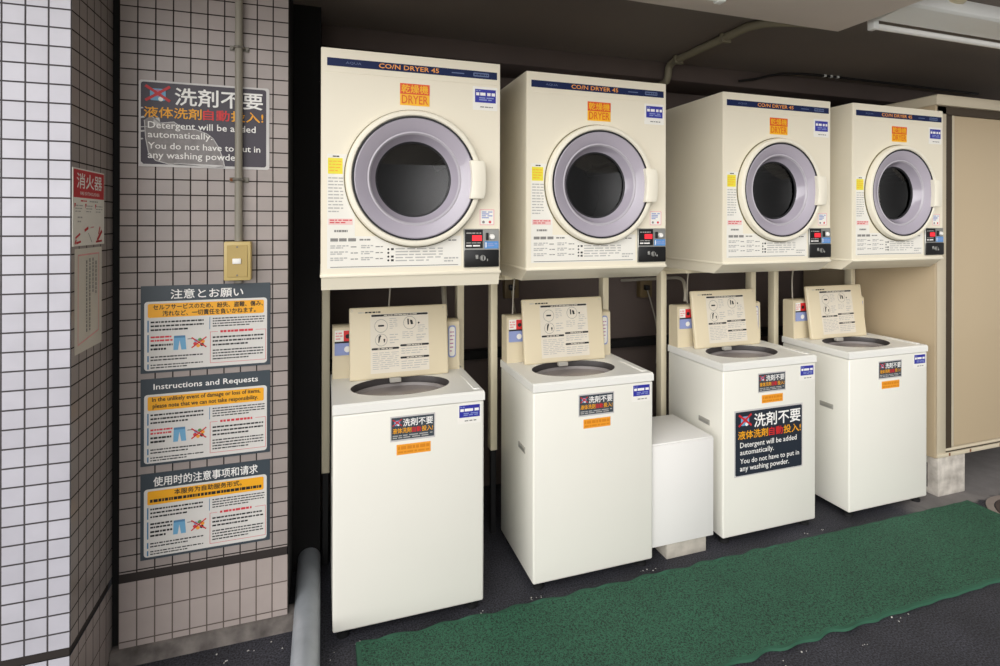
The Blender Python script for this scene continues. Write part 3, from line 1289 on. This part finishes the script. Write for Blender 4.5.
def strip(path_in, path_out):
    prev = None
    for (a, b) in zip(path_in, path_out):
        va = bm.verts.new(a)
        vm = bm.verts.new(((a[0] * .2 + b[0] * .8), (a[1] * .2 + b[1] * .8), b[2] + .008))
        vb = bm.verts.new(b)
        if prev:
            for q in ((prev[0], va, vm, prev[1]), (prev[1], vm, vb, prev[2])):
                f = bm.faces.new(q)
                f.material_index = ei
                f.smooth = True
        prev = (va, vm, vb)


fi, fo, bi, bo = [], [], [], []
for i in range(nx + 1):
    x = X0 + EW + (X1 - X0 - 2 * EW) * i / nx
    xe = X0 + (X1 - X0) * i / nx
    fi.append((x, Y0 + EW + wave(x, 0) * .6, .011))
    fo.append((xe, Y0 + wave(x, 0), .001 + max(0, wave(x, 2.1)) * .55))
    bi.append((x, Y1 - EW + wave(x, 1.7) * .6, .011))
    bo.append((xe, Y1 + wave(x, 1.7), .001 + max(0, wave(x, 4)) * .55))
strip(fi, fo)
strip(bi[::-1], bo[::-1])
strip([bi[0], fi[0]], [bo[0], fo[0]])
strip([fi[-1], bi[-1]], [fo[-1], bo[-1]])
ed.build('edging', mo, recalc=True)

# ------------------------------------------------------------------ galvanised pipe on the floor
p = MB()
p.tube([(-.048, 1.10, .0455), (-.048, 2.0, .0455), (-.048, 2.334, .0455)], .044, 'galvanised', 32)
p.tube([(-.048, 1.60, .0455), (-.048, 1.745, .0455)], .0455, 'galvanised', 32)
o = p.build('drain_pipe')
tag(o, 'thick grey galvanised pipe lying on the floor left of the nearest washer', 'pipe')

# ------------------------------------------------------------------ manhole cover
mh = empty('manhole_cover', (3.31, 1.62, 0), 'round ribbed iron manhole cover beside the end of the green mat', 'manhole cover')
p = MB()
p.lathe([(.236, 0), (.236, .004), (.205, .004), (.205, .001)], (0, 0, 0), 'iron_ring', 48, axis='z')
p.build('surround', mh)
p = MB()
p.lathe([(.200, .0005), (.200, .005), (.185, .0055), (.0005, .0055)], (0, 0, 0), 'iron', 48, axis='z')
for i in range(-6, 7):
    for j in range(-6, 7):
        if math.hypot(i, j) * .027 < .165:
            mtx = Matrix.Translation((i * .027, j * .027, .0055)) @ Matrix.Rotation(.6 + (PI / 2 if (i + j) % 2 else 0), 4, 'Z')
            p.box((-.010, -.004, 0), (.010, .004, .003), 'iron', .001, 1, mtx)
p.build('cover_plate', mh)

# ------------------------------------------------------------------ notices on the tiled wall
SX0, SX1 = -.556, -.170


def notice(name, label, v0, v1, title, banner, lang):
    s = Sheet((SX0, YA - .0005, v0))
    W_, H_ = SX1 - SX0, v1 - v0
    rnd = random.Random(len(title))
    s.slab(0, 0, W_, H_, .003, 'sign_slate')
    s.text(title, W_ * (.22 if lang == 'ja' else .095), H_ * (.845 if lang != 'en' else .855), W_ * (.78 if lang == 'ja' else .90),
           H_ * (.955 if lang != 'en' else .94), 'text_white', 1, .015)
    s.rr(.010, .008, W_ - .010, H_ * .82, .010, 'notice_white', 1)
    s.rr(.020, H_ * .635, W_ - .020, H_ * .795, .005, 'amber', 2)
    for i, (t, a, b) in enumerate(banner):
        y1 = H_ * (.785 - .075 * i)
        if t:
            s.text(t, W_ * a, y1 - H_ * .062, W_ * b, y1, 'ink_black', 3, .025)
        else:
            s.dashes(W_ * a, y1 - H_ * .055, W_ * b, y1 - H_ * .005, 1, 'ink_black', 3, fill=.7, word=.008, rnd=rnd, last=1)
    # left column
    def bar(a, b):
        s.rect(.019, H_ * a, .023, H_ * b, 'icon_jeans', 3)
    for (a, b, n) in ((.47, .605, 3), (.13, .20, 2), (.045, .105, 2)):
        bar(a, b)
        s.dashes(.028, H_ * a, W_ * .47, H_ * b, n, 'ink_black', 2, fill=.42, word=.008, rnd=rnd)
    bar(.24, .44)
    s.dashes(.028, H_ * .35, W_ * .235, H_ * .43, 2, 'ink_red' if lang != 'zh' else 'ink_black', 2, fill=.5, word=.008, rnd=rnd, last=1)
    s.dashes(.028, H_ * .25, W_ * .235, H_ * .34, 2, 'ink_black', 2, fill=.5, word=.008, rnd=rnd)
    # jeans, arrow and crossed-out items
    u, v = W_ * .245, H_ * .25
    k = W_ * .085
    s.poly([(u, v + H_ * .16), (u + k, v + H_ * .16), (u + k * 1.1, v), (u + k * .66, v), (u + k * .5, v + H_ * .11), (u + k * .36, v), (u - k * .05, v)], 'icon_blue', 2)
    s.rect(u, v + H_ * .14, u + k, v + H_ * .165, 'icon_jeans', 3)
    s.line((u + k * 1.2, v + H_ * .12), (u + k * 1.6, v + H_ * .12), .002, 'ink_black', 2)
    c = (W_ * .435, H_ * .32)
    for j, mm in enumerate(('orange', 'icon_green', 'icon_blue', 'ink_red', 'orange', 'ink_black')):
        a = j * PI / 3 + .3
        s.disc2(c[0] + .012 * math.cos(a), c[1] + .010 * math.sin(a), .006, mm, 2, 8)
    s.line((c[0] - .022, c[1] - .016), (c[0] + .022, c[1] + .018), .004, 'icon_red', 3)
    s.line((c[0] - .022, c[1] + .018), (c[0] + .022, c[1] - .016), .004, 'icon_red', 4)
    # right column
    s.rect(W_ * .515, H_ * .47, W_ * .520, H_ * .615, 'icon_jeans', 3)
    s.dashes(W_ * .54, H_ * .49, W_ * .955, H_ * .61, 4, 'ink_black', 2, fill=.42, word=.008, rnd=rnd)
    s.frame(W_ * .52, H_ * .07, W_ * .965, H_ * .44, .0012, 'ink_red', 2)
    s.rect(W_ * .58, H_ * .42, W_ * .88, H_ * .46, 'notice_white', 3)
    s.dashes(W_ * .60, H_ * .422, W_ * .86, H_ * .455, 1, 'ink_red', 4, fill=.8, word=.010, rnd=rnd, last=1)
    s.dashes(W_ * .54, H_ * .26, W_ * .945, H_ * .395, 3, 'ink_black', 2, fill=.42, word=.008, rnd=rnd)
    s.dashes(W_ * .54, H_ * .10, W_ * .945, H_ * .235, 4, 'ink_black', 2, fill=.42, word=.008, rnd=rnd)
    o = s.build(name)
    return tag(o, label, 'sign')


notice('notice_board', 'dark framed notice with the Japanese heading, just under the switch box', .926, 1.209, '注意とお願い',
       [('セルフサービスのため、紛失、盗難、傷み、', .09, .94), ('汚れなど、一切責任を負いかねます。', .16, .88)], 'ja')
notice('notice_board', 'dark framed notice headed Instructions and Requests on the tiled wall', .625, .907, 'Instructions and Requests',
       [('In the unlikely event of damage or loss of items,', .085, .92), ('please note that we can not take responsibility.', .09, .90)], 'en')
notice('notice_board', 'dark framed notice with the Chinese heading, lowest on the tiled wall', .322, .600, '使用时的注意事项和请求',
       [('本服务为自助服务形式。', .25, .77), ('', .07, .93)], 'zh')

# peeling detergent sign
s = Sheet((-.563, YA - .0005, 1.597))
W_, H_ = .389, .280
s.slab(0, 0, W_, H_, .002, 'film_white', .008)
s.rr(.006, .008, W_ - .010, H_ - .006, .008, 'sign_purple', 1)
rnd = random.Random(11)
blob = [(.016, .150), (.020, .090), (.028, .045), (.048, .020), (.085, .010), (.150, .008), (.215, .003), (.250, .006),
        (.246, .030), (.232, .070), (.215, .100), (.195, .115), (.160, .128), (.130, .125), (.100, .148), (.060, .142), (.035, .165)]
s.poly([(a + rnd.uniform(-.002, .002), b + rnd.uniform(-.002, .002)) for a, b in blob], 'sign_worn', 2)
for (a, b), (c, d) in zip(blob, blob[1:]):
    s.line((a, b), (c, d), .0025, 'film_white', 3)
for (a, b, c, d) in ((.002, .11, .020, .118), (.002, .125, .026, .130), (.004, .155, .018, .163), (.002, .085, .014, .092), (.0, .185, .014, .192),
                     (.040, .135, .062, .160), (.30, .128, .312, .134)):
    s.poly([(a, b), (c, b + .003), (c - .004, d), (a + .003, d - .002)], 'film_white', 3)
s.poly([(.0, .0), (.020, .0), (.010, .012), (.0, .022)], 'film_white', 3)
s.poly([(.245, .002), (.20, .006), (.10, .008), (.10, .013), (.20, .012), (.245, .010)], 'film_white', 3)
detergent_sign(s, .008, .010, W_ - .014, H_ - .010, None)
o = s.build('detergent_sign')
tag(o, 'worn peeling purple-grey detergent sign behind the vertical conduit, highest on the tiled wall', 'sign')

# conduit and switch
cn = empty('wall_conduit', (-.268, YA, 1.353), 'thin grey vertical conduit pipe running up the tiled wall to the switch box', 'conduit')
p = MB()
p.tube([(0, -.018, 0), (0, -.018, 1.2)], .012, 'conduit_grey', 16)
p.build('pipe', cn)
for z in (.652, .207):
    p = MB()
    p.box((-.030, -.004, z - .009), (.030, -.0005, z + .009), 'clamp', .001, 1)
    p.tube([(-.016, -.012, z), (-.011, -.028, z), (0, -.033, z), (.011, -.028, z), (.016, -.012, z)], .004, 'clamp', 8)
    p.lathe([(.0005, -.009), (.006, -.009), (.006, -.003)], (-.023, 0, z), 'rust' if z < .5 else 'clamp', 10)
    p.lathe([(.0005, -.009), (.006, -.009), (.006, -.003)], (.023, 0, z), 'clamp', 10)
    p.build('pipe_clamp', cn)
sw = empty('switch_box', (-.2685, YA, 1.222), 'cream surface-mounted switch box on the tiled wall', 'switch')
p = MB()
p.box((-.041, -.040, 0), (.041, -.0005, .130), 'switch_cream', .004)
p.build('body', sw)
p = MB()
p.box((-.031, -.043, .012), (.031, -.039, .118), 'switch_face', .001, 1)
for z in (.018, .112):
    p.lathe([(.0005, -.0445), (.003, -.0445), (.003, -.042)], (0, 0, z), 'clamp', 10)
p.build('cover_plate', sw)
p = MB()
p.box((-.014, -.048, .056), (.012, -.042, .074), 'button_white', .002)
p.build('toggle', sw)
p = MB()
p.box((-.012, -.02, -.012), (.012, -.002, -.0005), 'clamp', .002, 1)
p.build('cable_gland', sw)

# notices on the side of the pier
s = Sheet((XF + .0005, 1.738, 1.350), (0, 1, 0), (0, 0, 1), (1, 0, 0))
s.slab(0, 0, .220, .215, .002, 'paper_white')
s.rect(.004, .134, .216, .211, 'ink_red', 1)
s.rect(.007, .137, .213, .208, 'icon_red', 2)
s.text('消火器', .022, .160, .198, .202, 'text_white', 3, .015)
s.text('FIRE EXTINGUISHER', .045, .142, .180, .151, 'text_white', 3, 0)
rnd = random.Random(2)
s.dashes(.05, .122, .09, .129, 1, 'ink_red', 1, word=.012, rnd=rnd, last=1)
s.dashes(.11, .122, .17, .129, 1, 'ink_light', 1, word=.012, rnd=rnd, last=1)
for k in range(3):
    s.dashes(.015 + k * .07, .092, .065 + k * .07, .116, 3, 'ink_light', 1, fill=.35, word=.015, rnd=rnd)
    s.poly([(.008 + k * .07, .118), (.018 + k * .07, .118), (.010 + k * .07, .104)], 'ink_red', 2)
s.dashes(.03, .062, .06, .085, 2, 'ink_light', 1, fill=.35, word=.012, rnd=rnd)
for (a, b, c, d, t) in ((.015, .022, .045, .034, .006), (.02, .008, .05, .012, .006), (.012, .006, .02, .018, .006), (.075, .042, .10, .050, .008),
                        (.165, .012, .20, .040, .010), (.175, .03, .185, .052, .006), (.155, .008, .20, .010, .006)):
    s.line((a, b), (c, d), t, 'icon_red', 2)
s.line((.10, .035), (.125, .008), .002, 'ink_grey', 2)
s.line((.115, .050), (.14, .052), .003, 'ink_pink', 2)
s.build('extinguisher_sign')
o = COL.objects['extinguisher_sign']
tag(o, 'red and white fire extinguisher sign on the side of the tiled pier', 'sign')
s = Sheet((XF + .0005, 1.755, 1.052), (0, 1, 0), (0, 0, 1), (1, 0, 0))
s.slab(0, 0, .188, .290, .0008, 'notice_paper')
for (a, b, c, d) in ((.018, .022, .022, .272), (.018, .270, .166, .274), (.162, .040, .166, .274)):
    s.rect(a, b, c, d, 'ink_pink', 1)
s.poly([(.018, .022), (.166, .040), (.166, .044), (.018, .026)], 'ink_pink', 1)
for k, (a, b) in enumerate(((.15, .25), (.16, .26), (.05, .26), (.05, .255))):
    x = .138 - k * .022
    y = b
    while y > a:
        h_ = rnd.uniform(.005, .012)
        s.rect(x, max(a, y - h_), x + .008, y, 'ink_grey', 2)
        y -= h_ + .003
s.build('paper_notice')
tag(COL.objects['paper_notice'], 'plain paper notice with vertical writing below the red sign on the pier', 'notice')

# ------------------------------------------------------------------ ceiling fittings
p = MB()
p.tube([(2.10, 1.73, 2.262), (2.0, 1.745, 2.262), (1.90, 1.79, 2.272), (1.81, 1.85, 2.279), (1.775, 1.91, 2.279), (1.78, 2.44, 2.279), (1.782, 2.475, 2.274),
        (1.783, 2.495, 2.255), (1.783, 2.50, 2.215), (1.783, 2.515, 2.190), (1.783, 2.55, 2.184), (1.775, 2.77, 2.184)], .0195, 'conduit_beige', 12)
for (y0_) in (2.05, 2.40):
    p.box((1.755, y0_, 2.256), (1.808, y0_ + .02, 2.2995), 'conduit_beige', .002, 1)
p.box((1.755, 2.62, 2.163), (1.805, 2.64, 2.2045), 'conduit_beige', .002, 1)
tag(p.build('ceiling_conduit'), 'beige bent conduit running along the dark ceiling above the dryers', 'conduit')
p = MB()
p.tube([(2.25, 2.49, 2.225), (2.36, 2.485, 2.245), (2.45, 2.48, 2.27), (2.55, 2.47, 2.288), (2.66, 2.45, 2.292), (2.80, 2.44, 2.292),
        (3.4, 2.44, 2.292), (4.2, 2.45, 2.292)], .007, 'cable_black', 8)
for x in (2.82, 2.87, 2.92):
    p.box((x, 2.43, 2.285), (x + .018, 2.45, 2.2995), 'lamp_white', .002, 1)
tag(p.build('ceiling_cable'), 'black cable clipped along the ceiling above the third and fourth dryers', 'cable')


def make_lamp(label, loc, L=1.25):
    root = empty('fluorescent_lamp', loc, label, 'lamp', 'fluorescent lamps')
    p = MB()
    # y = 0 the edge nearest the street; underside slopes towards the tube
    p.prism([(0, 0), (0, -.050), (.012, -.058), (.125, -.072), (.140, -.062), (.165, 0)], 'x', .0, L, 'lamp_white', .002)
    p.build('housing', root)
    p = MB()
    p.tube([(.03, .152, -.084), (L - .03, .152, -.084)], .0125, 'lamp_tube', 16)
    p.build('tube', root)
    for xx in (.002, L - .030):
        p = MB()
        p.box((xx, .136, -.100), (xx + .028, .168, -.02), 'lamp_white', .005)
        p.lathe([(.013, 0), (.013, .004)], (xx + .015, .15, -.084), 'vent_grey', 12)
        p.build('lamp_holder', root)
    return root


lp = make_lamp('white fluorescent lamp fixed to the ceiling beyond the end of the beam, by the shed', (2.10, 1.45, 2.2995))
lp2 = copy_tree(lp, (-.03, 1.265, 2.2195), 'white fluorescent lamp mostly cut off, mounted under the pale ceiling beam')

p = MB()
p.lathe([(.05, 0), (.05, -.010), (.042, -.018), (.02, -.021), (.0005, -.021)], (2.36, 1.47, 2.2995), 'lid_cream', 32, axis='z')
tag(p.build('ceiling_rose'), 'small round cream cap on the ceiling above the lamp', 'ceiling cap')

# ------------------------------------------------------------------ outlets, cords and hoses behind the machines
for (x, z, lab) in ((.93, 1.01, 'brown wall outlet box in the dark gap behind the first two dryers'),
                    (1.765, .98, 'brown wall outlet box in the dark gap right of the second washer lid')):
    r_ = empty('wall_outlet', (x, 2.78, z), lab, 'outlet', 'wall outlets')
    p = MB()
    p.box((0, -.045, 0), (.080, -.001, .115), 'outlet_brown', .004)
    p.build('body', r_)
    p = MB()
    p.box((.018, -.072, .045), (.050, -.046, .075), 'black_plastic', .004)
    p.build('plug', r_)


def cord(name, label, cat, pts, r, m):
    P = [Vector(q) for q in pts]
    out = []
    for i in range(len(P) - 1):
        p0, p1, p2, p3 = P[max(i - 1, 0)], P[i], P[i + 1], P[min(i + 2, len(P) - 1)]
        for k in range(8):
            t = k / 8
            out.append(.5 * ((2 * p1) + (p2 - p0) * t + (2 * p0 - 5 * p1 + 4 * p2 - p3) * t * t + (3 * p1 - p0 - 3 * p2 + p3) * t ** 3))
    out.append(P[-1])
    q = MB()
    q.tube(out, r, m, 8)
    return tag(q.build(name), label, cat)


for i, lab in enumerate(('thin pale cord hanging down behind the lid of the first washer',
                         'thin pale cord hanging down behind the lid of the second washer',
                         'thin pale cord hanging down behind the lid of the washer with the large sign',
                         'thin pale cord hanging down behind the lid of the washer by the shed')):
    x0_, y0_ = WM[i]
    dx = (.235, .055, .10, .045)[i]
    cord('earth_cord', lab, 'cord', [(x0_ + dx, y0_ + .36, ZD - .005), (x0_ + dx - .004, y0_ + .37, 1.12), (x0_ + dx - .012, y0_ + .36, 1.0065)], .0035, 'cord_grey')
cord('water_hose', 'grey water hose curving up behind the right of the first washer lid', 'hose',
     [(.500, 2.262, 1.018), (.500, 2.275, 1.06), (.515, 2.36, 1.12), (.56, 2.56, 1.165), (.60, 2.775, 1.17)], .011, 'cord_grey')
cord('water_hose', 'grey water hose bent behind the left of the washer with the large sign', 'hose',
     [(1.745, 2.30, 1.020), (1.76, 2.32, 1.08), (1.79, 2.40, 1.125), (1.745, 2.52, 1.115), (1.66, 2.77, 1.08)], .009, 'cord_grey')
cord('power_cord', 'thin cord from the brown outlet down behind the second washer', 'cord',
     [(.962, 2.72, 1.06), (.962, 2.68, .98), (.94, 2.55, .90), (.90, 2.335, .80)], .004, 'cord_grey')
cord('power_cord', 'thin cord hanging from the brown outlet right of the second washer lid', 'cord',
     [(1.80, 2.72, 1.03), (1.815, 2.69, .93), (1.84, 2.68, .80), (1.85, 2.70, .60)], .004, 'cord_grey')

# ------------------------------------------------------------------ white crumbs of grit on the floor
g = MB()
rnd = random.Random(21)
spots = [(.03, 1.83), (.05, 1.85), (.11, 1.88), (.74, 1.885), (.78, 1.89), (.55, 1.88), (1.24, 1.90), (1.25, 1.905), (1.29, 1.90),
         (1.42, 1.36), (1.52, 1.38), (1.73, 1.33), (1.96, 1.39), (2.02, 1.40), (-.30, 1.93), (-.22, 1.95), (-.28, 1.90), (-.15, 1.97), (-.25, 1.82),
         (-.34, 1.96), (-.12, 1.93), (2.10, 1.90), (2.2, 1.905), (3.02, 1.86)]
for (x, y) in spots:
    for k in range(rnd.randint(1, 3)):
        xx, yy, r_ = x + rnd.uniform(-.015, .015), y + rnd.uniform(-.012, .012), rnd.uniform(.0012, .0034)
        b2 = bmesh.new()
        bmesh.ops.create_icosphere(b2, subdivisions=1, radius=r_)
        for v in b2.verts:
            v.co = Vector((v.co.x * rnd.uniform(.7, 1.4), v.co.y * rnd.uniform(.7, 1.4), v.co.z * .6 + r_ * .55)) + Vector((xx, yy, 0))
        g.absorb(b2, 'litter')
tag(g.build('grit'), 'scattered white crumbs of grit on the dark floor around the mat', 'grit', kind='stuff')
